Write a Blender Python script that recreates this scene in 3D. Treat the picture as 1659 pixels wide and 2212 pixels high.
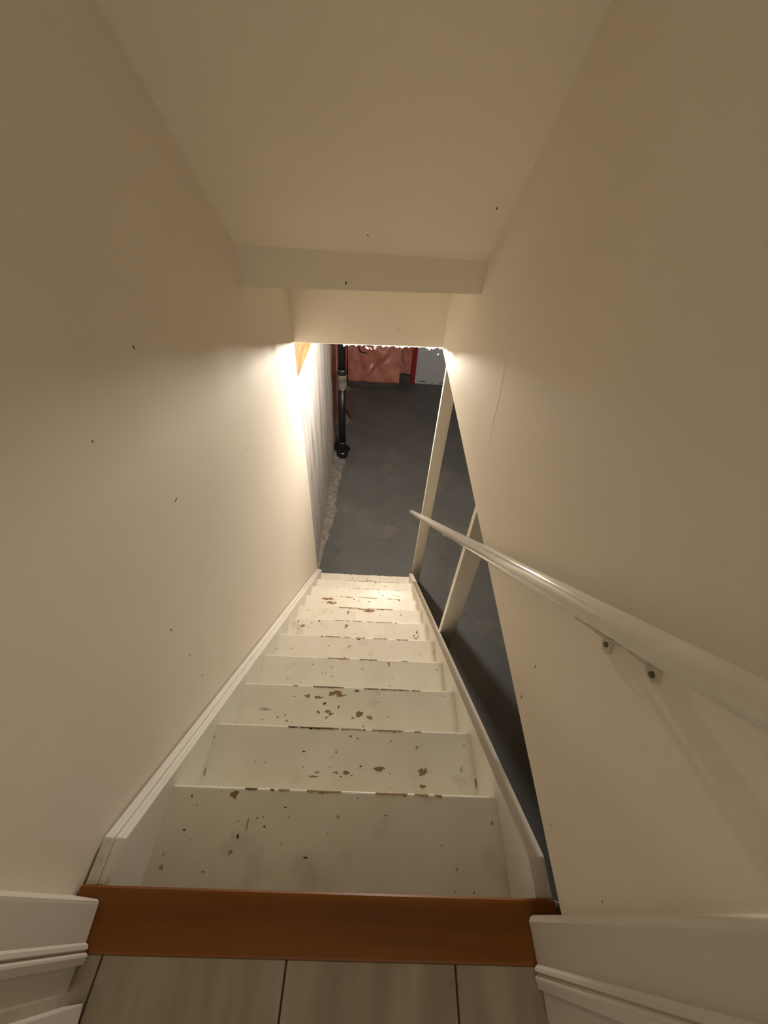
import bpy, bmesh, math, random
from mathutils import Vector, Matrix
random.seed(7)
for o in list(bpy.data.objects): bpy.data.objects.remove(o)
SC = bpy.context.scene
COL = SC.collection

# ------------------------------------------------------------------ camera
FPX, PITCH, YAW, ROLL = 854.77, 0.7747, 0.0311, -0.0741
cam_d = bpy.data.cameras.new('camera'); cam = bpy.data.objects.new('camera', cam_d); COL.objects.link(cam)
fwd = Vector((math.sin(YAW)*math.cos(PITCH), math.cos(YAW)*math.cos(PITCH), -math.sin(PITCH)))
rgt = Vector((math.cos(YAW), -math.sin(YAW), 0)); dwn = fwd.cross(rgt)
r2 = math.cos(ROLL)*rgt + math.sin(ROLL)*dwn; d2 = -math.sin(ROLL)*rgt + math.cos(ROLL)*dwn
R3 = Matrix((r2, -d2, -fwd)).transposed()
cam.matrix_world = Matrix.Translation((0.0337, -0.022, 1.1451)) @ R3.to_4x4()
cam_d.sensor_fit = 'HORIZONTAL'; cam_d.sensor_width = 36.0; cam_d.lens = 36.0*FPX/1659.0
cam_d.clip_start = 0.02; cam_d.clip_end = 60
SC.camera = cam

# ------------------------------------------------------------------ world (dim warm light of the rooms behind the viewer)
W = bpy.data.worlds.new('world'); SC.world = W; W.use_nodes = True
bg = W.node_tree.nodes['Background']
bg.inputs[0].default_value = (1.0, 0.88, 0.72, 1); bg.inputs[1].default_value = 0.58
SC.view_settings.view_transform = 'Standard'; SC.view_settings.look = 'None'
SC.view_settings.gamma = 1.0; SC.view_settings.use_curve_mapping = False
SC.view_settings.exposure = 0.0
BULB_POS = (0.21, 3.08, -0.04); BULB_STRENGTH = 2380.0; BULB_COLOR = (1.0, 0.915, 0.80)

# ------------------------------------------------------------------ materials
MATS = {}
def mat(name, col, rough=0.6, col2=None, nscale=3.0, nlo=.35, nhi=.65, stretch=(1,1,1), bump=0.0, bscale=80.0,
        metal=0.0, spec=0.5, dirt=None, dscale=9.0, dlo=.6, dhi=.75, dstretch=(1,1,1), detail=5.0, rvar=0.0, coat=0.0, bstretch=(1,1,1)):
    m = bpy.data.materials.new(name); m.use_nodes = True; MATS[name] = m
    nt = m.node_tree; N = nt.nodes; L = nt.links; b = N['Principled BSDF']
    b.inputs['Roughness'].default_value = rough; b.inputs['Metallic'].default_value = metal
    b.inputs['Specular IOR Level'].default_value = spec
    if coat: b.inputs['Coat Weight'].default_value = coat; b.inputs['Coat Roughness'].default_value = .06
    b.inputs['Base Color'].default_value = (*col, 1)
    tc = N.new('ShaderNodeNewGeometry')
    def noise(scale, st, det):
        mp = N.new('ShaderNodeMapping'); mp.inputs['Scale'].default_value = st; L.new(tc.outputs['Position'], mp.inputs['Vector'])
        n = N.new('ShaderNodeTexNoise'); n.inputs['Scale'].default_value = scale; n.inputs['Detail'].default_value = det
        L.new(mp.outputs[0], n.inputs['Vector']); return n.outputs['Fac']
    def rng(f, lo, hi):
        r = N.new('ShaderNodeMapRange'); r.inputs[1].default_value = lo; r.inputs[2].default_value = hi; L.new(f, r.inputs[0]); return r.outputs[0]
    src = None
    if col2:
        mx = N.new('ShaderNodeMix'); mx.data_type = 'RGBA'
        mx.inputs[6].default_value = (*col, 1); mx.inputs[7].default_value = (*col2, 1)
        L.new(rng(noise(nscale, stretch, detail), nlo, nhi), mx.inputs[0]); src = mx.outputs[2]
    if dirt:
        mx = N.new('ShaderNodeMix'); mx.data_type = 'RGBA'; mx.inputs[7].default_value = (*dirt, 1)
        if src: L.new(src, mx.inputs[6])
        else: mx.inputs[6].default_value = (*col, 1)
        L.new(rng(noise(dscale, dstretch, 8.0), dlo, dhi), mx.inputs[0]); src = mx.outputs[2]
    if src: L.new(src, b.inputs['Base Color'])
    if rvar:
        r = N.new('ShaderNodeMapRange'); r.inputs[3].default_value = rough-rvar; r.inputs[4].default_value = rough+rvar
        L.new(noise(14, (1,1,1), 4), r.inputs[0]); L.new(r.outputs[0], b.inputs['Roughness'])
    if bump:
        bp = N.new('ShaderNodeBump'); bp.inputs['Strength'].default_value = bump; bp.inputs['Distance'].default_value = 0.003
        L.new(noise(bscale, bstretch, 3.0), bp.inputs['Height']); L.new(bp.outputs[0], b.inputs['Normal'])
    return m
WALL  = mat('wall_paint', (.855,.778,.65), .62, (.825,.748,.62), 2.5, bump=.06, bscale=220, spec=.25)
WALLL = mat('wall_paint_pale', (.86,.785,.675), .62, (.83,.755,.645), 2.5, bump=.06, bscale=220, spec=.25)
GYP   = mat('drywall_core', (.75,.73,.68), .9, (.62,.60,.55), 20)
TREAD = mat('tread_paint', (.85,.82,.72), .36, (.79,.755,.645), 6, bump=.12, bscale=160, bstretch=(1,.25,1), dirt=(.50,.45,.35), dscale=8, dlo=.60, dhi=.9, rvar=.08, spec=.45)
SKIRT = mat('skirt_paint', (.83,.80,.73), .42, (.79,.75,.67), 5, bump=.05, bscale=90, dirt=(.5,.44,.34), dscale=12, dlo=.68, dhi=.9)
TRIM  = mat('trim_paint', (.70,.66,.58), .4, (.66,.62,.54), 4, bump=.04, bscale=120)
RAILM = mat('rail_paint', (.82,.77,.66), .13, (.76,.71,.60), 22, bump=.03, bscale=45, spec=.6, coat=.5, dirt=(.40,.33,.24), dscale=26, dlo=.68, dhi=.82)
BRKT  = mat('bracket_paint', (.62,.56,.44), .4, (.5,.44,.33), 40)
STUDM = mat('stud_paint', (.82,.77,.66), .5, (.75,.69,.58), 6, stretch=(1,1,.2), bump=.08, bscale=90, bstretch=(1,1,.1))
OAK   = mat('oak', (.25,.085,.008), .42, (.17,.052,.004), 9, stretch=(.12,2,2), detail=8, bump=.1, bscale=60, bstretch=(.08,3,3), coat=.08, spec=.3)
TILE  = mat('tile', (.42,.365,.275), .55, (.30,.25,.175), 7, stretch=(2.2,.45,1), detail=9, bump=.1, bscale=60, dirt=(.17,.13,.08), dscale=11, dlo=.6, dhi=.8)
GROUT = mat('grout', (.16,.125,.08), .9, (.12,.09,.055), 30)
SLAB  = mat('floor_paint', (.135,.146,.146), .5, (.108,.114,.116), 1.6, detail=9, bump=.12, bscale=40, dirt=(.175,.168,.156), dscale=2.6, dlo=.56, dhi=.72, rvar=.1, spec=.4)
CONC  = mat('concrete_white', (.52,.495,.475), .9, (.27,.245,.225), 9, .47, .74, stretch=(1,1.2,.16), detail=9, bump=.6, bscale=30, bstretch=(1,1,.35), dirt=(.25,.20,.17), dscale=16, dlo=.66, dhi=.74, dstretch=(1,1.3,.3), spec=.2)
MORTAR= mat('mortar', (.31,.29,.265), .95, (.19,.18,.17), 14, bump=.8, bscale=60, spec=.1)
DARKC = mat('dark_concrete', (.10,.095,.09), .9, (.06,.056,.052), 8, bump=.5, bscale=40)
PINK  = mat('pink_insulation', (.66,.30,.235), .3, (.50,.20,.145), 5, detail=8, bump=.5, bscale=14, spec=.5, dirt=(.70,.42,.32), dscale=6, dlo=.56, dhi=.8)
PINKD = mat('pink_strip', (.30,.07,.055), .5, (.2,.04,.03), 12)
REDM  = mat('red_paint', (.36,.022,.02), .45, (.26,.012,.012), 9, stretch=(1,1,.3))
PANEL = mat('panel_grey', (.60,.63,.68), .5, (.56,.59,.64), 2)
ABS   = mat('abs_plastic', (.009,.009,.010), .38, (.014,.014,.014), 10, spec=.35)
SLEEVE= mat('sleeve_grey', (.17,.165,.14), .6, (.09,.085,.07), 26, bump=.3, bscale=50)
STEEL = mat('steel', (.55,.54,.50), .3, metal=1.0)
PINE  = mat('pine', (.34,.15,.05), .6, (.20,.07,.02), 14, stretch=(2,.5,1.2), detail=8, bump=.1, bscale=50)
RAWW  = mat('raw_ceiling', (.32,.23,.14), .85, (.24,.165,.10), 6, stretch=(1,.2,1))
CHIP0 = mat('bare_wood', (.36,.225,.105), .7, (.26,.15,.065), 60)
CHIP1 = mat('dark_mark', (.14,.105,.065), .7, (.085,.062,.04), 60)
CHIP2 = mat('faint_mark', (.42,.365,.265), .5, (.36,.31,.22), 60)
PAPER = mat('torn_paper', (.86,.84,.80), .8, (.7,.68,.63), 60)
_n = PAPER.node_tree; _t = _n.nodes.new('ShaderNodeBsdfTranslucent'); _t.inputs[0].default_value = (.8,.77,.70,1); _m = _n.nodes.new('ShaderNodeMixShader'); _m.inputs[0].default_value = .45
_n.links.new(_n.nodes['Principled BSDF'].outputs[0], _m.inputs[1]); _n.links.new(_t.outputs[0], _m.inputs[2]); _n.links.new(_m.outputs[0], _n.nodes['Material Output'].inputs[0])
BLACK = mat('black_rubber', (.012,.011,.01), .6)
PORC  = mat('porcelain', (.8,.78,.73), .25)
BULBM = bpy.data.materials.new('bulb_glow'); BULBM.use_nodes = True
_b = BULBM.node_tree.nodes['Principled BSDF']; _b.inputs['Base Color'].default_value = (.9,.9,.9,1)
_b.inputs['Emission Color'].default_value = (*BULB_COLOR, 1); _b.inputs['Emission Strength'].default_value = BULB_STRENGTH

# ------------------------------------------------------------------ helpers
def link(name, me, material, parent=None, smooth=False):
    o = bpy.data.objects.new(name, me); COL.objects.link(o)
    if material: me.materials.append(material)
    if parent: o.parent = parent
    if smooth:
        for p in me.polygons: p.use_smooth = len(p.vertices) <= 4
    return o
def fin(bm, name, material, parent=None, smooth=False, bevel=0.0, seg=2):
    bmesh.ops.recalc_face_normals(bm, faces=bm.faces)
    if bevel:
        bmesh.ops.bevel(bm, geom=list(bm.edges), offset=bevel, segments=seg, affect='EDGES', profile=.6, clamp_overlap=True)
    me = bpy.data.meshes.new(name); bm.to_mesh(me); bm.free()
    return link(name, me, material, parent, smooth)
def add_box(bm, x0, x1, y0, y1, z0, z1):
    v = [bm.verts.new(p) for p in ((x0,y0,z0),(x1,y0,z0),(x1,y1,z0),(x0,y1,z0),(x0,y0,z1),(x1,y0,z1),(x1,y1,z1),(x0,y1,z1))]
    for f in ((0,3,2,1),(4,5,6,7),(0,1,5,4),(1,2,6,5),(2,3,7,6),(3,0,4,7)): bm.faces.new([v[i] for i in f])
    return v
def box(name, x0, x1, y0, y1, z0, z1, material, parent=None, bevel=0.0, seg=2):
    bm = bmesh.new(); add_box(bm, x0, x1, y0, y1, z0, z1); return fin(bm, name, material, parent, bevel=bevel, seg=seg)
def add_prism(bm, pts, axis, a0, a1):
    """extrude a polygon: pts are the two other coordinates in xyz order"""
    def P(p, a):
        l = list(p); l.insert(axis, a); return l
    A = [bm.verts.new(P(p, a0)) for p in pts]; B = [bm.verts.new(P(p, a1)) for p in pts]
    n = len(pts); bm.faces.new(A); bm.faces.new(B[::-1])
    for i in range(n): bm.faces.new((A[i], B[i], B[(i+1) % n], A[(i+1) % n]))
def prism(name, pts, axis, a0, a1, material, parent=None, bevel=0.0, seg=2):
    bm = bmesh.new(); add_prism(bm, pts, axis, a0, a1); return fin(bm, name, material, parent, bevel=bevel, seg=seg)
def add_tube(bm, path, r, n=12, cap=True, prof=None):
    """round (or prof-shaped) tube along a path"""
    path = [Vector(p) for p in path]; rings = []
    rr = r if isinstance(r, (list, tuple)) else [r]*len(path)
    for i, p in enumerate(path):
        t = (path[min(i+1, len(path)-1)] - path[max(i-1, 0)]).normalized()
        up = Vector((0,0,1)) if abs(t.z) < .95 else Vector((0,1,0))
        s = t.cross(up).normalized(); u = s.cross(t).normalized()
        ring = []
        for k in range(n):
            a = 2*math.pi*k/n; c, d = math.cos(a), math.sin(a)
            if prof: c, d = prof(c, d)
            ring.append(bm.verts.new(p + s*c*rr[i] + u*d*rr[i]))
        rings.append(ring)
    for a, b in zip(rings, rings[1:]):
        for k in range(n): bm.faces.new((a[k], a[(k+1) % n], b[(k+1) % n], b[k]))
    if cap: bm.faces.new(rings[0][::-1]); bm.faces.new(rings[-1])
def tube(name, path, r, material, parent=None, n=12, prof=None, smooth=True):
    bm = bmesh.new(); add_tube(bm, path, r, n, True, prof); return fin(bm, name, material, parent, smooth=smooth)
def lathe(name, prof, center, material, parent=None, n=20, smooth=True):
    bm = bmesh.new(); rings = []
    for r, z in prof:
        rings.append([bm.verts.new((center[0]+r*math.cos(2*math.pi*k/n), center[1]+r*math.sin(2*math.pi*k/n), center[2]+z)) for k in range(n)])
    for a, b in zip(rings, rings[1:]):
        for k in range(n): bm.faces.new((a[k], a[(k+1) % n], b[(k+1) % n], b[k]))
    bm.faces.new(rings[0][::-1]); bm.faces.new(rings[-1])
    return fin(bm, name, material, parent, smooth=smooth)
def empty(name, loc=(0,0,0)):
    o = bpy.data.objects.new(name, None); COL.objects.link(o); o.location = loc; o.empty_display_size = .1; return o
def tag(o, label, cat=None, group=None, kind=None):
    o['label'] = label
    if cat: o['category'] = cat
    if group: o['group'] = group
    if kind: o['kind'] = kind
    return o
def own(parent, *kids):
    """parent finished world-space meshes to an empty that is not at the origin"""
    for k in kids: k.matrix_parent_inverse = Matrix.Translation(-Vector(parent.location))
def blob(bm, c, u, v, w, h, n=12, jag=.35):
    """irregular flat patch centred on c, spanned by the unit vectors u and v"""
    c, u, v = Vector(c), Vector(u), Vector(v); ph = random.random()*6.28
    vs = []
    for k in range(n):
        a = 2*math.pi*k/n; q = 1 + jag*(random.random()-.5)*2 + .15*math.sin(2*a+ph)
        vs.append(bm.verts.new(c + u*(w*.5*q*math.cos(a)) + v*(h*.5*q*math.sin(a))))
    bm.faces.new(vs)

# ------------------------------------------------------------------ dimensions
RUN, RISE = 0.2228, 0.2
XL, XR = -0.485, 0.417            # tread ends
WL, WR = -0.535, 0.403            # stairwell wall faces
FZ = -2.4                         # basement floor
SL = RISE/RUN                     # slope
CEIL = lambda y: .815 - .9*(y-1.675)

# ------------------------------------------------------------------ structure: stairwell
wl = box('wall_left', WL-.022, WL, -.0068, 2.50, FZ+.002, 2.75, WALLL)
tag(wl, 'tall cream painted wall on the left of the stairs, brightest at its far end', 'wall', kind='structure')
wr = box('wall_right', WR, WR+.013, -.0148, 2.53, .157, 2.75, WALL)
tag(wr, 'cream painted wall on the right that stops short above the stairs', 'wall', kind='structure')
# slanted ceiling
prism('ceiling', [(-.6, CEIL(-.6)), (1.70, CEIL(1.70)), (1.70, CEIL(1.70)+.12), (-.6, CEIL(-.6)+.12)], 0, WL-.01, WR+.005, WALL)
tag(bpy.data.objects['ceiling'], 'cream painted ceiling slanting down parallel to the stairs', 'ceiling', kind='structure')
def tilt_box(name, y0, y1, zl0, zl1, zr0, zr1, material, x0=WL, x1=WR):
    bm = bmesh.new(); v = add_box(bm, x0, x1, y0, y1, 0, 1)
    for i, z in zip(range(8), (zl0, zr0, zr0, zl0, zl1, zr1, zr1, zl1)): v[i].co.z = z
    return fin(bm, name, material)
sf = tilt_box('wall_soffit', 1.69, 2.495, .660, .93, .688, .93, WALL)
tag(sf, 'low boxed drywall soffit at the foot of the slanted ceiling', 'soffit', kind='structure')
hd = tilt_box('wall_header', 2.49, 2.53, .136, .70, .160, .70, WALL)
tag(hd, 'drywall header with a ragged lower edge above the stair opening', 'header', kind='structure')

# ------------------------------------------------------------------ structure: basement
fl = box('floor', -.9, 4.2, -.05, 7.45, FZ-.15, FZ, SLAB)
tag(fl, 'scuffed dark grey painted concrete basement floor', 'floor', kind='structure')
cw = prism('wall_concrete', [(-.576, 2.35), (-.590, 3.3), (-.604, 4.0), (-.614, 4.735), (-.85, 4.735), (-.85, 2.35)], 2, FZ, -.1925, CONC)
tag(cw, 'whitewashed concrete foundation wall with grey streaks beyond the stairs', 'wall', kind='structure')
bw = box('wall_back', -.9, 4.2, 7.32, 7.45, FZ, .18, DARKC); tag(bw, 'dark concrete wall at the far end of the basement', 'wall', kind='structure')
rw = box('wall_basement_right', 4.1, 4.25, -.1, 7.4, FZ, .18, DARKC); tag(rw, 'dark concrete wall at the right of the basement', 'wall', kind='structure')
lw = box('wall_basement_left', -.95, -.85, -.1, 7.4, FZ, .18, DARKC); tag(lw, 'dark concrete wall behind the foundation wall', 'wall', kind='structure')
fw = box('wall_under_landing', -.95, 4.2, -.16, -.05, FZ, -.21, DARKC); tag(fw, 'dark wall under the landing', 'wall', kind='structure')
fw2 = box('wall_beside_landing', .522, 4.2, -.16, -.05, -.21, .3, DARKC); tag(fw2, 'unseen dark wall added beside the landing to seal the basement from light', 'wall', kind='structure')  # unseen, added to stop world light leaking into the basement beside the landing
c1 = box('ceiling_basement', -.95, 4.2, 2.53, 7.45, .165, .30, RAWW); tag(c1, 'bare wood basement ceiling past the stair opening', 'ceiling', kind='structure')
c2 = box('ceiling_beside_stairs', .418, 4.2, -.05, 2.53, .165, .30, RAWW); tag(c2, 'bare wood basement ceiling beside the stairs', 'ceiling', kind='structure')

# ------------------------------------------------------------------ landing
lf = box('floor_landing', -.95, .95, -1.25, -.0005, -.2, -.012, GROUT)
tag(lf, 'landing floor laid with grey brown tiles behind the oak board', 'floor', kind='structure')
xs = [-.950, -.766, -.437, -.0905, .2335, .565, .95]
ys = [-.0825, -.45, -.79, -1.13]
for a, b in zip(xs, xs[1:]):
    for c, d in zip(ys, ys[1:]):
        box('tile', a+.0018, b-.0018, d+.0018, c-.0018, -.013, -.003, TILE, lf, bevel=.0012, seg=1)
ob = prism('threshold_board', [(-.084, -.0115), (.006, -.0115), (.0105, -.008), (.0105, -.004), (.007, -.0008), (.002, 0.0), (-.080, 0.0), (-.084, -.003)], 0, -.528, .452, OAK)
bv = bm = None
tag(ob, 'glossy orange brown oak board across the top of the stairs', 'threshold')

# door casings: plan profiles run up from the landing
pl = [(-.545,-.006),(-.530,-.006),(-.484,-.010),(-.479,-.013),(-.478,-.018),(-.474,-.069),(-.468,-.072),(-.466,-.077),(-.470,-.080),(-.463,-.084),(-.462,-.087),(-.464,-.097),(-.545,-.097)]
t1 = prism('trim_1', pl, 2, .002, 2.3, TRIM); tag(t1, 'white moulded door casing standing at the left end of the oak board', 'door casing', kind='structure')
box('jamb', -.60, -.473, -.133, -.0972, .002, 2.3, TRIM, t1, bevel=.004)
pr = [(.42,-.014),(.401,-.014),(.394,-.017),(.390,-.024),(.391,-.028),(.3925,-.081),(.3865,-.085),(.385,-.089),(.3895,-.092),(.3845,-.097),(.384,-.1),(.387,-.112),(.42,-.112)]
t2 = prism('trim_2', pr, 2, .002, 2.3, TRIM); tag(t2, 'white moulded door casing standing at the right end of the oak board', 'door casing', kind='structure')
box('jamb', .393, .52, -.152, -.1122, .002, 2.3, TRIM, t2, bevel=.006)
# door leaf on the left, a little ajar
d1 = empty('door_1', (-.437, -.141, .006)); d1.rotation_euler = (0, 0, math.radians(8))
tag(d1, 'white door leaf standing ajar at the bottom left beside the casing', 'door', kind='structure')
box('leaf', -.036, 0, -.80, 0, 0, 2.0, TRIM, d1, bevel=.002)
d2 = box('door_2', .43, .466, -.96, -.154, .006, 2.0, TRIM, bevel=.002); tag(d2, 'white door leaf closed beside the right casing', 'door', kind='structure')

# ------------------------------------------------------------------ staircase
st = empty('staircase', (-.034, 2.45, FZ)); kids = []
tag(st, 'worn cream painted wooden stairs with chipped treads going down to the basement', 'stairs')
CH = {
 1:[(-0.316, 0.209, 0.0247, 0.0215, 0),(-0.28, 0.115, 0.0078, 0.0105, 1),(-0.216, 0.137, 0.0063, 0.0051, 1),(-0.098, 0.078, 0.0122, 0.0063, 1),(-0.422, 0.125, 0.0093, 0.0052, 1),(-0.169, 0.18, 0.0076, 0.0036, 1),(0.027, 0.206, 0.0056, 0.0037, 1),(0.106, 0.17, 0.0077, 0.0035, 1),(-0.345, 0.045, 0.0108, 0.0039, 2),(0.254, 0.111, 0.0043, 0.0033, 1),(0.328, 0.023, 0.005, 0.0036, 1),(0.28, 0.023, 0.003, 0.0029, 1),(-0.239, 0.155, 0.0053, 0.0062, 2),(-0.287, 0.147, 0.0042, 0.0053, 2),(-0.262, 0.142, 0.0053, 0.0261, 2),(-0.29, 0.084, 0.0101, 0.0121, 2),(-0.428, 0.198, 0.0043, 0.0067, 1),(-0.353, 0.21, 0.0033, 0.0077, 2)],
 2:[(0.091, 0.323, 0.0311, 0.0139, 0),(0.236, 0.32, 0.0285, 0.0209, 0),(0.236, 0.279, 0.0166, 0.0111, 0),(-0.016, 0.309, 0.0187, 0.0114, 0),(-0.052, 0.308, 0.0173, 0.0051, 0),(-0.124, 0.295, 0.0316, 0.0045, 0),(-0.115, 0.307, 0.0146, 0.0046, 0),(-0.167, 0.366, 0.015, 0.0043, 1),(0.03, 0.329, 0.0088, 0.0047, 1),(-0.057, 0.368, 0.0055, 0.0061, 1),(-0.011, 0.419, 0.0099, 0.0045, 1),(0.014, 0.412, 0.0056, 0.0064, 1),(-0.034, 0.297, 0.0093, 0.0034, 1),(0.002, 0.301, 0.0053, 0.0045, 1),(-0.479, 0.297, 0.0078, 0.0236, 2),(0.222, 0.393, 0.0113, 0.0113, 2),(0.416, 0.294, 0.0041, 0.0342, 1),(-0.504, 0.4, 0.0055, 0.0079, 2),(0.131, 0.408, 0.0057, 0.0051, 1),(-0.161, 0.321, 0.0053, 0.0047, 1),(0.37, 0.33, 0.0069, 0.0177, 2),(-0.074, 0.323, 0.0134, 0.0023, 2)],
 3:[(-0.212, 0.624, 0.022, 0.015, 0),(-0.165, 0.62, 0.0304, 0.0107, 0),(-0.091, 0.643, 0.0531, 0.0118, 0),(-0.072, 0.632, 0.0375, 0.0116, 0),(-0.112, 0.638, 0.0222, 0.0184, 0),(-0.136, 0.596, 0.0151, 0.0113, 1),(-0.157, 0.562, 0.0132, 0.0094, 0),(-0.12, 0.565, 0.0215, 0.0094, 0),(-0.106, 0.556, 0.0198, 0.0109, 0),(0.011, 0.562, 0.0266, 0.0156, 0),(0.006, 0.553, 0.0165, 0.0109, 0),(0.054, 0.548, 0.0231, 0.0124, 0),(-0.014, 0.544, 0.0132, 0.0046, 1),(-0.29, 0.545, 0.0049, 0.0078, 1),(-0.381, 0.568, 0.0409, 0.0032, 2),(-0.375, 0.563, 0.0441, 0.0032, 2),(-0.005, 0.653, 0.0224, 0.0068, 1),(0.087, 0.609, 0.017, 0.0033, 2),(-0.076, 0.584, 0.0067, 0.0112, 1),(-0.121, 0.542, 0.0115, 0.0039, 1),(0.367, 0.645, 0.0052, 0.0051, 1),(-0.379, 0.524, 0.0064, 0.0046, 1)],
 4:[(0.14, 0.874, 0.0143, 0.0094, 0),(0.144, 0.863, 0.0104, 0.0106, 0),(0.008, 0.837, 0.0026, 0.0104, 1),(0.011, 0.841, 0.0077, 0.0026, 1),(0.016, 0.836, 0.0026, 0.0078, 1),(-0.239, 0.851, 0.0089, 0.0046, 1),(-0.143, 0.841, 0.0153, 0.0026, 1),(0.384, 0.852, 0.0065, 0.0079, 1),(-0.186, 0.81, 0.005, 0.0064, 1),(-0.169, 0.807, 0.0044, 0.0064, 1),(0.162, 0.796, 0.0057, 0.0057, 1),(-0.332, 0.848, 0.0044, 0.006, 1),(-0.282, 0.761, 0.0049, 0.0037, 1),(0.147, 0.762, 0.0113, 0.0025, 1)],
 5:[(-0.024, 1.107, 0.0224, 0.0113, 1),(-0.19, 1.053, 0.0058, 0.0078, 1),(-0.072, 1.056, 0.0132, 0.0078, 1),(-0.08, 1.047, 0.0058, 0.0062, 1),(-0.4, 1.026, 0.0065, 0.0077, 1),(0.022, 1.081, 0.0089, 0.0032, 1),(0.047, 1.013, 0.0058, 0.0061, 2),(0.332, 1.026, 0.0074, 0.0092, 2),(0.41, 1.041, 0.0059, 0.0311, 2),(-0.512, 1.025, 0.0072, 0.0062, 1)],
 6:[(-0.396, 1.281, 0.0313, 0.0185, 0),(-0.113, 1.298, 0.0233, 0.0185, 0),(-0.118, 1.284, 0.0133, 0.0184, 0),(0.346, 1.271, 0.0118, 0.0274, 1),(0.324, 1.247, 0.01, 0.0144, 1),(0.338, 1.23, 0.0249, 0.0071, 1),(0.353, 1.243, 0.0067, 0.0197, 1),(-0.295, 1.331, 0.0167, 0.0113, 1),(-0.429, 1.313, 0.0083, 0.0207, 1),(-0.341, 1.305, 0.0116, 0.0056, 1),(0.105, 1.237, 0.0066, 0.0071, 1),(-0.425, 1.26, 0.0065, 0.0091, 1),(-0.056, 1.24, 0.0131, 0.0036, 1),(-0.357, 1.272, 0.0082, 0.0092, 2)],
 7:[(0.006, 1.55, 0.1035, 0.0107, 0),(0.035, 1.539, 0.0657, 0.0235, 0),(0.007, 1.531, 0.0375, 0.0106, 0),(-0.123, 1.52, 0.013, 0.0191, 1),(-0.127, 1.504, 0.0148, 0.0084, 1),(-0.417, 1.52, 0.0111, 0.0085, 1),(0.26, 1.514, 0.0113, 0.0095, 1),(-0.076, 1.511, 0.0056, 0.0063, 1),(-0.244, 1.513, 0.0056, 0.0085, 1),(0.111, 1.5, 0.0075, 0.0063, 1)],
 8:[(-0.302, 1.754, 0.0861, 0.0169, 0),(-0.325, 1.747, 0.0368, 0.0144, 0),(-0.284, 1.719, 0.0733, 0.0214, 0),(-0.264, 1.711, 0.0447, 0.0142, 0),(-0.099, 1.758, 0.0144, 0.012, 1),(0.023, 1.743, 0.0268, 0.0072, 1),(0.264, 1.774, 0.0105, 0.0146, 1),(-0.356, 1.748, 0.0164, 0.0048, 2),(-0.062, 1.748, 0.0103, 0.006, 1)],
 9:[(0.106, 1.968, 0.009, 0.008, 1),(0.14, 1.937, 0.009, 0.0158, 1),(0.241, 1.946, 0.009, 0.0106, 1),(0.273, 1.937, 0.0068, 0.0132, 1),(0.174, 1.958, 0.009, 0.008, 1),(-0.155, 1.98, 0.0158, 0.0067, 1),(0.093, 2.001, 0.0091, 0.0068, 1)],
 10:[(0.076, 2.21, 0.0172, 0.0104, 1),(0.163, 2.178, 0.0172, 0.0147, 2),(-0.143, 2.183, 0.0073, 0.0118, 2),(0.28, 2.192, 0.0074, 0.0089, 2)],
 11:[(-0.012, 2.393, 0.0079, 0.0288, 1),(0.019, 2.374, 0.0657, 0.0064, 1),(-0.167, 2.397, 0.021, 0.0096, 1),(0.123, 2.411, 0.0133, 0.0097, 1),(0.296, 2.414, 0.0106, 0.0097, 1)],
}
U, V = Vector((1,0,0)), Vector((0,1,0))
tb = bmesh.new(); add_box(tb, XL, XR, -RUN-.006, 0, -.03, 0)
bmesh.ops.recalc_face_normals(tb, faces=tb.faces)
fe = [e for e in tb.edges if all(abs(v.co.y) < 1e-6 for v in e.verts)]
bmesh.ops.bevel(tb, geom=fe, offset=.006, segments=3, affect='EDGES', profile=.5)
tme = bpy.data.meshes.new('tread'); tb.to_mesh(tme); tb.free(); tme.materials.append(TREAD)
rb = bmesh.new(); add_box(rb, XL, XR, -.046, -.026, -RISE, -.03); bmesh.ops.recalc_face_normals(rb, faces=rb.faces)
rme = bpy.data.meshes.new('riser'); rb.to_mesh(rme); rb.free(); rme.materials.append(TREAD)
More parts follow.
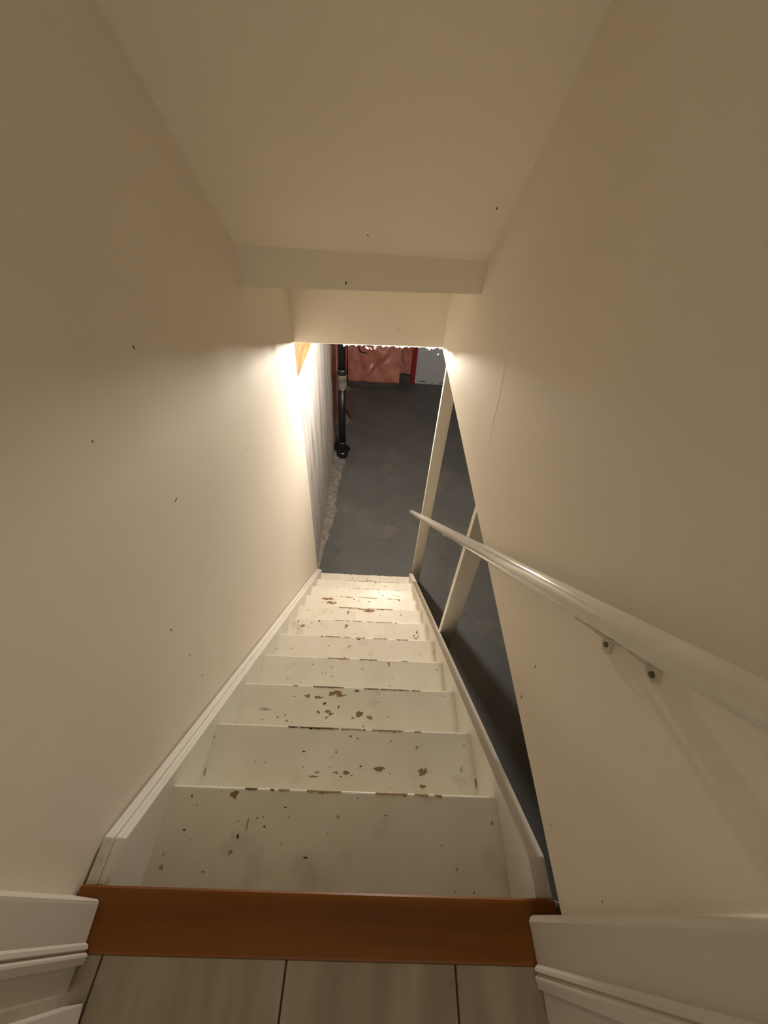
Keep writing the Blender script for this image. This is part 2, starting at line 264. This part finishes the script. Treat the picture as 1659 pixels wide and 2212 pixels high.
for k in range(0, 12):
    y, z = k*RUN, -k*RISE
    if k:
        t = bpy.data.objects.new('tread', tme); COL.objects.link(t); t.parent = st
        t.location = Vector((0, y, z)) - st.location
        for cls, m, nm in ((0, CHIP0, 'bare_wood_chips'), (1, CHIP1, 'dark_nicks'), (2, CHIP2, 'faint_scuffs')):
            bm = bmesh.new()
            for q_, (cx, cy, w, h, c) in enumerate(CH[k]):
                if c != cls: continue
                cx = min(max(cx, XL+w*.7), XR-w*.7); cy = min(cy, y-.008-h*.5)
                blob(bm, (cx, cy-y, .0004+q_*.00003), U, V, w*.92, h*.92, 14, .42 if cls == 0 else .3)
                if cls == 0:
                    for s_ in range(3):
                        a = random.random()*6.28
                        blob(bm, (cx+math.cos(a)*w*.55, min(cy+math.sin(a)*h*.5, y-.012)-y, .00018+s_*.00004+q_*.00001), U, V, w*.3, h*.3, 8, .4)
            rs = random.Random(k*13+cls)
            if cls < 2:                               # worn nosing: thin ragged patches along the front edge
                x = -.30 + rs.random()*.1
                while x < .27:
                    w = rs.uniform(.012, .12)*(1.0 if abs(x) < .2 else .4)
                    if (rs.random() < .6) == (cls == 0):
                        n = max(5, int(w/.004)); top, bot = [], []
                        for i in range(n+1):
                            xx = x + w*i/n; e = min(i, n-i, 2)/2
                            dep = .0003 + e*(rs.random()**3)*(.0055 if k != 7 else .009)
                            top.append(bm.verts.new((xx, -.0055, .00045))); bot.append(bm.verts.new((xx, -.0055-dep, .00045)))
                        lip = [bm.verts.new((v.co.x, -.0009, -.0016-.002*rs.random())) for v in top]; mid = [bm.verts.new((v.co.x, -.0018, -.0010)) for v in top]
                        for i in range(n):
                            bm.faces.new((top[i], top[i+1], bot[i+1], bot[i])); bm.faces.new((mid[i], mid[i+1], top[i+1], top[i])); bm.faces.new((lip[i], lip[i+1], mid[i+1], mid[i]))
                    x += w + rs.uniform(.004, .05)
            if cls == 1:                              # specks of dirt
                for _ in range(10):
                    s = rs.uniform(.0012, .0035); blob(bm, (rs.uniform(XL+.02, XR-.02), -rs.uniform(.02, RUN-.03), .0004), U, V, s, s*rs.uniform(.6,1.6), 6, .3)
            if cls == 2:
                for _ in range(7):
                    s = rs.uniform(.003, .009); blob(bm, (rs.uniform(XL+.02, XR-.02), -rs.uniform(.02, RUN-.03), .0003), U, V, s*rs.uniform(.4,2), s, 8, .4)
            if len(bm.faces):
                o = fin(bm, nm, m, t); o['kind'] = 'stuff'
                for p in o.data.polygons:
                    pass
            else: bm.free()
    r = bpy.data.objects.new('riser', rme); COL.objects.link(r); r.parent = st; r.location = Vector((0, y, z)) - st.location
def stringer_pts(off, zt, y0=.0107, ye=2.455, depth=.27):
    yk = (off - zt)/SL
    return [(y0, zt), (yk, zt), (ye, -SL*ye+off), (ye, FZ), (ye-.16, FZ), (y0, -SL*y0+off-depth)]
s1 = prism('stringer', stringer_pts(.050, -.029), 0, -.508, XL-.0003, SKIRT); s1['label'] = 'left stringer board against the wall'
s2 = prism('stringer', stringer_pts(.057, -.014), 0, XR+.0003, .455, SKIRT, bevel=.002); s2['label'] = 'right stringer board with an open outer side'
own(st, s1, s2)
for s in (s1, s2): s.parent = st; s.matrix_parent_inverse = Matrix.Translation(-Vector(st.location))
# cap moulding on the left stringer: two stepped strips
def cap(name, x0, x1, off, zt, thick, bev):
    y0, ye = .0107, 2.457; yk = (off-zt)/SL
    o = prism(name, [(y0, zt), (yk, zt), (ye, -SL*ye+off), (ye, -SL*ye+off-thick), (yk-.004, zt-thick), (y0, zt-thick)], 0, x0, x1, SKIRT, s1, bevel=bev)
    return o
cap('cap_moulding', -.530, -.5085, .060, -.019, .08, .002)
cap('cap_moulding', -.5084, -.497, .055, -.024, .03, .003)

# ------------------------------------------------------------------ handrail
RX = .352; dirv = Vector((0, RUN, -RISE)).normalized()
p0 = Vector((RX, -.005, .925)); p1 = Vector((RX, 2.475, -1.283))
hr = empty('handrail', (WR, 1.2, .157)); tag(hr, 'glossy cream wooden handrail slanting down the right wall', 'handrail')
prof = lambda c, d: (c, max(d, -.78))
dv = (p1-p0).normalized()
rail = tube('rail', [p0, p0+dv*.004, p0.lerp(p1, .25), p0.lerp(p1, .5), p0.lerp(p1, .75), p1-dv*.012, p1-dv*.004, p1], [.018, .0195, .0195, .0195, .0195, .0195, .016, .009], RAILM, None, 28, prof)
rail.parent = hr; rail.matrix_parent_inverse = Matrix.Translation(-Vector(hr.location))
def bracket(t, wallx, lugs=True):
    c = p0.lerp(p1, t)
    n = Vector((0, -dv.z, dv.y))                      # up, square to the rail
    if n.z < 0: n = -n
    b = c - n*.0155
    bm = bmesh.new()
    def slab(cc, a, ha, bb, hb, cc2, hc):
        vs = [bm.verts.new(cc + a*sa*ha + bb*sb*hb + cc2*sc*hc) for sa in (-1,1) for sb in (-1,1) for sc in (-1,1)]
        for f in ((0,1,3,2),(4,6,7,5),(0,4,5,1),(2,3,7,6),(0,2,6,4),(1,5,7,3)): bm.faces.new([vs[i] for i in f])
    X = Vector((1,0,0))
    slab(b - n*.002, dv, .038, X, .011, n, .002)      # saddle under the rail
    wz = c - n*.040; wz.x = wallx
    prof2 = [(-.060,.010),(.060,.010),(.063,-.014),(.060,-.031),(.051,-.036),(.042,-.031),(.037,-.014),(.022,-.006),(-.022,-.006),(-.037,-.014),(-.042,-.027),(-.051,-.032),(-.060,-.027),(-.063,-.012)]
    fa = [bm.verts.new(wz + dv*s + n*t_) for s, t_ in prof2]; fb = [bm.verts.new(wz - X*.0035 + dv*s + n*t_) for s, t_ in prof2]
    bm.faces.new(fa); bm.faces.new(fb[::-1])
    for k in range(len(fa)): bm.faces.new((fa[k], fa[(k+1) % len(fa)], fb[(k+1) % len(fa)], fb[k]))
    for sg in (-1, 1):                                # gussets between the lugs and the saddle
        g = [wz - X*.0035 + dv*sg*.050 + n*.004, wz - X*.0035 + dv*sg*.040 - n*.016, b + dv*sg*.020 - n*.003]
        ga = [bm.verts.new(p_ + dv*.0012) for p_ in g]; gb = [bm.verts.new(p_ - dv*.0012) for p_ in g]
        bm.faces.new(ga); bm.faces.new(gb[::-1])
        for k in range(3): bm.faces.new((ga[k], ga[(k+1) % 3], gb[(k+1) % 3], gb[k]))
    # curved arm with a gusset
    q = []
    for i in range(7):
        a = i/6; q.append(Vector((wallx-.003 - (wallx-.003-RX)*math.sin(a*math.pi/2), 0, 0)) + Vector((0, 1, 0))*(wz.y+(b.y-wz.y)*(1-math.cos(a*math.pi/2))) + Vector((0, 0, 1))*(wz.z+(b.z-.003-wz.z)*(1-math.cos(a*math.pi/2))))
    for i in range(6):
        w0, w1 = .018-.006*(i/6), .018-.006*((i+1)/6)
        A = [q[i]+dv*w0, q[i]-dv*w0, q[i+1]-dv*w1, q[i+1]+dv*w1]
        vs = [bm.verts.new(p+n*.002) for p in A] + [bm.verts.new(p-n*.002) for p in A]
        for f in ((0,1,2,3),(7,6,5,4),(0,4,5,1),(1,5,6,2),(2,6,7,3),(3,7,4,0)): bm.faces.new([vs[k] for k in f])
    o = fin(bm, 'bracket', BRKT, None); o.parent = hr; o.matrix_parent_inverse = Matrix.Translation(-Vector(hr.location))
    for s in (-1, 1):
        c2 = wz + dv*s*.051 - n*.021 - X*.0035
        bm = bmesh.new(); add_tube(bm, [c2, c2 - X*.0025], .0042, 10); sc = fin(bm, 'screw', CHIP1, o)
bracket(.115, WR); bracket(.475, .454)

# ------------------------------------------------------------------ wall studs at the open side
def stud(y, label):
    e = box('wall_stud', .4557, .5447, y, y+.038, FZ, .150, STUDM, bevel=.0015, seg=1)
    tag(e, label, 'stud', 'bare painted studs beside the stairs'); return e
stud(1.165, 'painted wooden stud nearer the viewer, rising behind the middle of the right stringer')
stud(2.52, 'painted wooden stud at the foot of the stairs, farther from the viewer')

# ------------------------------------------------------------------ far end of the basement
def sheet(name, origin, u, v, nu, nv, fn, material, nrm, parent=None, thick=.03):
    bm = bmesh.new(); origin, u, v, nrm = map(Vector, (origin, u, v, nrm)); g = []
    for j in range(nv+1):
        g.append([bm.verts.new(origin + u*(i/nu) + v*(j/nv) + nrm*fn(i/nu, j/nv)) for i in range(nu+1)])
    for j in range(nv):
        for i in range(nu): bm.faces.new((g[j][i], g[j][i+1], g[j+1][i+1], g[j+1][i]))
    back = [bm.verts.new(origin - nrm*thick + u*a + v*b) for a, b in ((0,0),(1,0),(1,1),(0,1))]
    rim = [g[0], [r[-1] for r in g], g[-1][::-1], [r[0] for r in g][::-1]]
    for i, line in enumerate(rim):
        bm.faces.new(line[::-1] + [back[i], back[(i+1) % 4]])
    bm.faces.new(back[::-1])
    return fin(bm, name, material, parent, smooth=True)
def puff(seed, folds):
    rs = random.Random(seed); ws = [(rs.uniform(2,9), rs.uniform(2,9), rs.random()*6.28, rs.uniform(.004,.010)) for _ in range(6)]
    def f(a, b):
        d = sum(w[3]*math.sin(w[0]*a*3+w[1]*b*3+w[2]) for w in ws)
        for (a0, b0, a1, b1, wd, h) in folds:
            L = math.hypot(a1-a0, b1-b0); t = ((a-a0)*(a1-a0)+(b-b0)*(b1-b0))/L/L
            if 0 <= t <= 1:
                s = abs((a-a0)*(b1-b0)-(b-b0)*(a1-a0))/L; d += h*math.exp(-(s/wd)**2)*math.sin(math.pi*t)**.5
        return d
    return f
i1 = sheet('insulation_panel', (-.60, 6.93, FZ+.10), (.95,0,0), (0,0,2.3), 60, 90, puff(3, [(.25,.02,.95,.36,.018,.035),(.35,.02,1.0,.30,.015,-.02),(.05,.1,.12,.6,.02,.02)]), PINK, (0,-1,0))
tag(i1, 'pink insulation behind wrinkled plastic on the far basement wall', 'insulation')
i2 = sheet('insulation_panel', (-.632, 4.76, FZ+.10), (0,2.15,0), (0,0,2.3), 60, 60, puff(5, [(.2,0,.25,1,.03,.03),(.5,0,.55,1,.03,.025)]), PINK, (1,0,0), thick=.05)
tag(i2, 'pink insulation along the left behind the black pipe', 'insulation')
i3 = sheet('insulation_panel', (.35, 7.2, FZ+.17), (.225,0,0), (0,0,2.2), 20, 60, puff(8, [(.3,0,.4,1,.08,.02)]), PINK, (0,-1,0))
tag(i3, 'narrow recessed strip of pink insulation beside the red post', 'insulation')
def curb(name, x0, x1, y0, y1, h, material, label):
    rs = random.Random(int(x0*100)); bm = bmesh.new(); n = 24; top = []
    for j, yy in enumerate((y0, (y0+y1)/2, y1)):
        top.append([bm.verts.new((x0+(x1-x0)*i/n, yy+rs.uniform(-.012,.012)*(j == 0), FZ + (h*rs.uniform(.75,1.1) if j else .004))) for i in range(n+1)])
    for j in range(2):
        for i in range(n): bm.faces.new((top[j][i], top[j][i+1], top[j+1][i+1], top[j+1][i]))
    o = fin(bm, name, material); tag(o, label, 'curb'); return o
cb1 = box('footing', -.60, .352, 6.92, 7.3, FZ, FZ+.10, DARKC, bevel=.008); tag(cb1, 'dark concrete footing under the wide pink insulation', 'footing')
cb2 = box('footing', .354, .575, 7.14, 7.3, FZ, FZ+.17, DARKC, bevel=.008); tag(cb2, 'dark concrete footing under the narrow pink strip', 'footing')
rp = box('post', .578, .657, 7.15, 7.24, FZ, .15, REDM, bevel=.003); tag(rp, 'dark red painted post against the far basement wall', 'post')
pn = box('panel', .660, 1.75, 7.185, 7.215, FZ+.002, .12, PANEL, bevel=.002); tag(pn, 'plain pale grey panel standing beside the red post', 'panel')
bm = bmesh.new()
for x, w, z in ((.80,.10,.05),(.84,.06,.055),(1.17,.09,.04),(1.0,.04,.03),(.74,.03,.06)):
    blob(bm, (x, 7.184, FZ+z), (1,0,0), (0,0,1), w, .022, 12, .4)
o = fin(bm, 'stain', CHIP1, pn); o['kind'] = 'stuff'

# mortar spill along the foot of the concrete wall and round the pipe
def spill(name, pts, label):
    """pts: (y, x_inner, width)"""
    bm = bmesh.new(); rs = random.Random(len(pts)); rows = []
    prev = None; fine = []
    for (y0, x0, w0), (y1, x1, w1) in zip(pts, pts[1:]):
        for i in range(8): t = i/8; fine.append((y0+(y1-y0)*t, x0+(x1-x0)*t, w0+(w1-w0)*t))
    fine.append(pts[-1])
    q = 1.0
    for y, x, w in fine:
        q += (1-q)*.25 + rs.uniform(-.16, .16); ww = w*q; row = []
        for j in range(7):
            t = j/6; h = .018*(1-t)**2*rs.uniform(.5,1.3) + .003*(1-t)
            row.append(bm.verts.new((x+ww*t, y+rs.uniform(-.006,.006), FZ + (h if j < 6 else -.0005))))
        rows.append(row)
    for a, b_ in zip(rows, rows[1:]):
        for j in range(6): bm.faces.new((a[j], a[j+1], b_[j+1], b_[j]))
    return fin(bm, name, MORTAR, fl, smooth=True)
spill('mortar_spill', [(2.52,-.575,.02),(2.9,-.584,.05),(3.3,-.59,.09),(3.6,-.598,.12),(4.0,-.604,.10),(4.4,-.61,.13),(4.6,-.613,.22),(4.82,-.615,.26),(4.86,-.6,.05)], '')
spill('mortar_spill', [(5.55,-.60,.06),(5.7,-.60,.17),(5.8,-.60,.16),(5.95,-.60,.05)], '')
spill('mortar_spill', [(6.72,-.60,.05),(6.8,-.60,.12),(6.9,-.60,.10)], '')
# slivers and flecks lying on the slab
bm = bmesh.new()
def sliver(a, b, w): add_tube(bm, [(a[0],a[1],FZ+w), (b[0],b[1],FZ+w)], w, 5)
sliver((-.525,3.085), (-.488,3.18), .0022); sliver((-.575,3.02), (-.535,3.055), .0018)
for x, y, r in ((.945,3.701,.007),(.88,3.947,.004),(.125,3.359,.004),(-.139,2.64,.006),(.015,2.65,.006),(.70,2.9,.004),(.62,2.75,.005),(.3,4.2,.003)):
    add_tube(bm, [(x-r,y,FZ+r*.5),(x+r,y+r,FZ+r*.5)], r*.6, 6)
o = fin(bm, 'debris', PAPER, fl); o['kind'] = 'stuff'
bm = bmesh.new()
for x, y, w, h in ((-.40,2.90,.10,.05),(-.36,2.93,.05,.05),(-.45,2.93,.03,.06),(.25,3.4,.05,.07),(.30,3.35,.03,.05),(1.02,2.15,.05,.05),(.95,2.45,.06,.06),(.84,2.9,.07,.08)):
    for q in range(3): blob(bm, (x+random.uniform(-.03,.03), y+random.uniform(-.03,.03), FZ+.0006+q*.0002), (1,0,0), (0,1,0), w*.5, h*.5, 12, .5)
FST = mat('floor_stain', (.085,.078,.072), .7, (.11,.10,.095), 40)
o = fin(bm, 'stain', FST, fl); o['kind'] = 'stuff'

# ------------------------------------------------------------------ black drain pipe
px, py = -.496, 4.74
dp = empty('drain_pipe', (px, py, FZ)); tag(dp, 'black plastic drain stack with a grey coupling rising from the floor', 'pipe')
def P(o, par=dp):
    o.parent = par
    if par is dp: o.matrix_parent_inverse = Matrix.Translation(-Vector(dp.location))
    return o
P(tube('pipe', [(px, py, FZ+.20), (-.478, py, -1.30)], .050, ABS, None, 24))
P(tube('pipe', [(-.474, py, -1.12), (-.470, py, .16)], .046, ABS, None, 24))
P(lathe('collar', [(.050,-.115),(.058,-.11),(.058,-.045),(.052,-.04)], (-.474, py, -1.02), ABS, None, 24))
r = P(lathe('coupling', [(.054,-.20),(.060,-.19),(.061,-.12),(.056,-.115),(.056,-.105),(.060,-.10),(.058,-.02),(.052,0)], (-.475, py, -1.125), SLEEVE, None, 24))
for z, xx, rr in ((-1.065,-.474,.0585),(-1.315,-.476,.060),(-2.135,-.493,.0565),(-2.315,-.497,.066)):
    bm = bmesh.new(); n = 28
    add_tube(bm, [(xx+rr*math.cos(2*math.pi*k/n), py+rr*math.sin(2*math.pi*k/n), z) for k in range(n+1)], .0035, 6, False); P(fin(bm, 'clamp_ring', STEEL, None, smooth=True))
tee = P(lathe('cleanout_tee', [(.062,0),(.074,.01),(.076,.075),(.066,.085),(.060,.10),(.060,.235),(.055,.265)], (px, py, FZ), ABS, None, 24))
bm = bmesh.new(); add_tube(bm, [(px+.03, py-.03, FZ+.13), (px+.075, py-.055, FZ+.175)], .040, 18); P(fin(bm, 'branch', ABS, None), dp).matrix_parent_inverse = Matrix.Translation(-Vector(dp.location))
bm = bmesh.new(); add_tube(bm, [(px+.072, py-.054, FZ+.172), (px+.088, py-.063, FZ+.188)], .047, 18); add_tube(bm, [(px+.088, py-.063, FZ+.188), (px+.102, py-.071, FZ+.202)], .018, 4); P(fin(bm, 'cleanout_plug', ABS, None))

# loose wire, hanging strip, cobweb
w = tube('wire', [(-.395,6.86,-1.40),(-.395,6.85,-1.62),(-.380,6.84,-1.680),(-.345,6.83,-1.710),(-.300,6.83,-1.712),(-.255,6.83,-1.725)], .010, BLACK); tag(w, 'short black wire hooked out of the pink insulation', 'wire')
hs = tube('plastic_strip', [(-.513,5.77,-.9),(-.516,5.77,-1.5),(-.512,5.76,-1.86),(-.500,5.77,-2.0),(-.505,5.76,-2.1),(-.478,5.77,-2.25),(-.460,5.77,-2.392)], [.008,.010,.009,.016,.012,.02,.006], PINKD, None, 6); tag(hs, 'dark red torn plastic strip hanging down to the floor behind the pipe', 'plastic strip')
cbw = tube('cobweb_strand', [(.235,6.80,-1.785),(.37,6.80,-1.885),(.503,6.80,-1.985)], .0035, PAPER, None, 5); tag(cbw, 'thin pale cobweb strand across the pink insulation', 'cobweb')

# bare wood board behind the left wall's end
wb = box('wood_plank', -.612, -.572, 2.505, 4.73, -.192, .16, PINE, bevel=.002)
tag(wb, 'raw orange wood sill board along the top of the foundation wall', 'plank')

# torn drywall edges
def scrap(bm, c, s, seed):
    rs = random.Random(seed); c = Vector(c); pts = [c + Vector((rs.uniform(-1,1), rs.uniform(-.4,.4), rs.uniform(-1,1)))*s for _ in range(5)]
    vs = [bm.verts.new(p) for p in pts]
    for i in range(3):
        bm.faces.new((vs[0], vs[i+1], vs[i+2]))
for i, (x, z, s) in enumerate(((-.139,.141,.010),(-.066,.130,.016),(-.05,.128,.012),(-.016,.134,.014),(.059,.150,.010),(.194,.149,.008),(.25,.152,.010),(.329,.152,.012),(.378,.118,.008),(.30,.153,.010),(.13,.150,.007),(-.2,.142,.007))):
    bm = bmesh.new(); scrap(bm, (x, 2.484, z+.002), s*1.15, i); fin(bm, 'paper_scrap', PAPER, hd)
bm = bmesh.new(); rs = random.Random(4); rows = []; x = WL; q = 0
while x < WR:
    q = max(0, q*.6 + (rs.uniform(0,.010) if rs.random() < (.30 if x > -.25 else .06) else 0)); zb = .136+.024*(x-WL)/(WR-WL)
    rows.append((bm.verts.new((x, 2.4892, zb+.0015)), bm.verts.new((x, 2.487-q*.4, zb-.0004-q)))); x += rs.uniform(.002, .009)
for a, b_ in zip(rows, rows[1:]): bm.faces.new((a[0], b_[0], b_[1], a[1]))
fin(bm, 'ragged_edge', PAPER, hd)
for i, (y, z, s) in enumerate(((2.515,-.556,.016),(2.525,-.83,.018),(2.530,-.87,.026),(2.52,-.90,.02),(2.512,.10,.010),(2.51,-.3,.008))):
    bm = bmesh.new(); scrap(bm, (WL-.004, y+.004, z), s*1.35, 40+i); fin(bm, 'paper_scrap', PAPER, wl)
bm = bmesh.new(); scrap(bm, (WR-.002, .0, .168), .012, 77); fin(bm, 'paper_scrap', PAPER, wr)

# nicks and scuffs in the paint of the walls
def marks(parent, items, u, v):
    bm = bmesh.new()
    for p, w, h in items: blob(bm, p, u, v, w, h, 10, .35)
    o = fin(bm, 'nicks', CHIP1, parent); o['kind'] = 'stuff'
E_ = .0006
marks(wl, [((WL+E_,.872,.751),.006,.009),((WL+E_,.795,.350),.016,.004),((WL+E_,1.376,.108),.007,.005),((WL+E_,.55,-.10),.007,.006),((WL+E_,.549,-.25),.004,.008),((WL+E_,.627,.664),.005,.004),((WL+E_,1.311,-.531),.008,.006),((WL+E_,.542,.074),.003,.014)], (0,1,0), (0,0,1))
marks(wr, [((WR-E_,.368,.313),.004,.010),((WR-E_,.348,.195),.004,.012),((WR-E_,0,.335),.003,.003),((WR-E_,.107,.199),.002,.006)], (0,1,0), (0,0,1))
marks(sf, [((-.126,1.69-E_,.698),.006,.012)], (1,0,0), (0,0,1)); marks(hd, [((.118,2.49-E_,.249),.004,.012)], (1,0,0), (0,0,1))
sv = Vector((0,1,-.9)).normalized(); nv_ = Vector((0,-.9,-1)).normalized()*E_
marks(bpy.data.objects['ceiling'], [(Vector((.355,1.492,CEIL(1.492)))+nv_,.006,.010),(Vector((-.041,1.615,CEIL(1.615)))+nv_,.006,.008)], (1,0,0), sv)
# thin ridge of a filled drywall joint on the right wall
bm = bmesh.new(); n = 14
for yy, dz, ht in ((1.72, 0, .0006), (1.13, 0, .0012)):
    rows = []
    for i in range(n+1):
        t = i/n; z = (.20+.55*t) if yy > 1.5 else (.40+.27*t); y0 = yy+.05*(t-.5)+.004*math.sin(9*t)
        rows.append([bm.verts.new((WR+.0003, y0-.014, z)), bm.verts.new((WR-ht, y0, z)), bm.verts.new((WR+.0003, y0+.014, z))])
    for a, b in zip(rows, rows[1:]):
        for j in range(2): bm.faces.new((a[j], a[j+1], b[j+1], b[j]))
fin(bm, 'joint_ridge', WALL, wr, smooth=True)

# ------------------------------------------------------------------ the lamp: a bare bulb on the basement ceiling
lb = empty('ceiling_lamp', (BULB_POS[0], BULB_POS[1], .165)); tag(lb, 'bare bulb in a porcelain holder hung from the basement ceiling, behind the header', 'lamp')
bz = BULB_POS[2] - .165
lathe('ceiling_rose', [(.045,0),(.045,-.010),(.018,-.022)], (0,0,0), PORC, lb)
lathe('stem', [(.008,-.02),(.008,bz+.115)], (0,0,0), PORC, lb, 10)
lathe('holder', [(.012,.118),(.024,.110),(.024,.066)], (0,0,bz), PORC, lb)
lathe('bulb', [(.013,.072),(.016,.055),(.026,.028),(.031,.008),(.030,-.010),(.022,-.024),(.008,-.031)], (0,0,bz), BULBM, lb, 16)
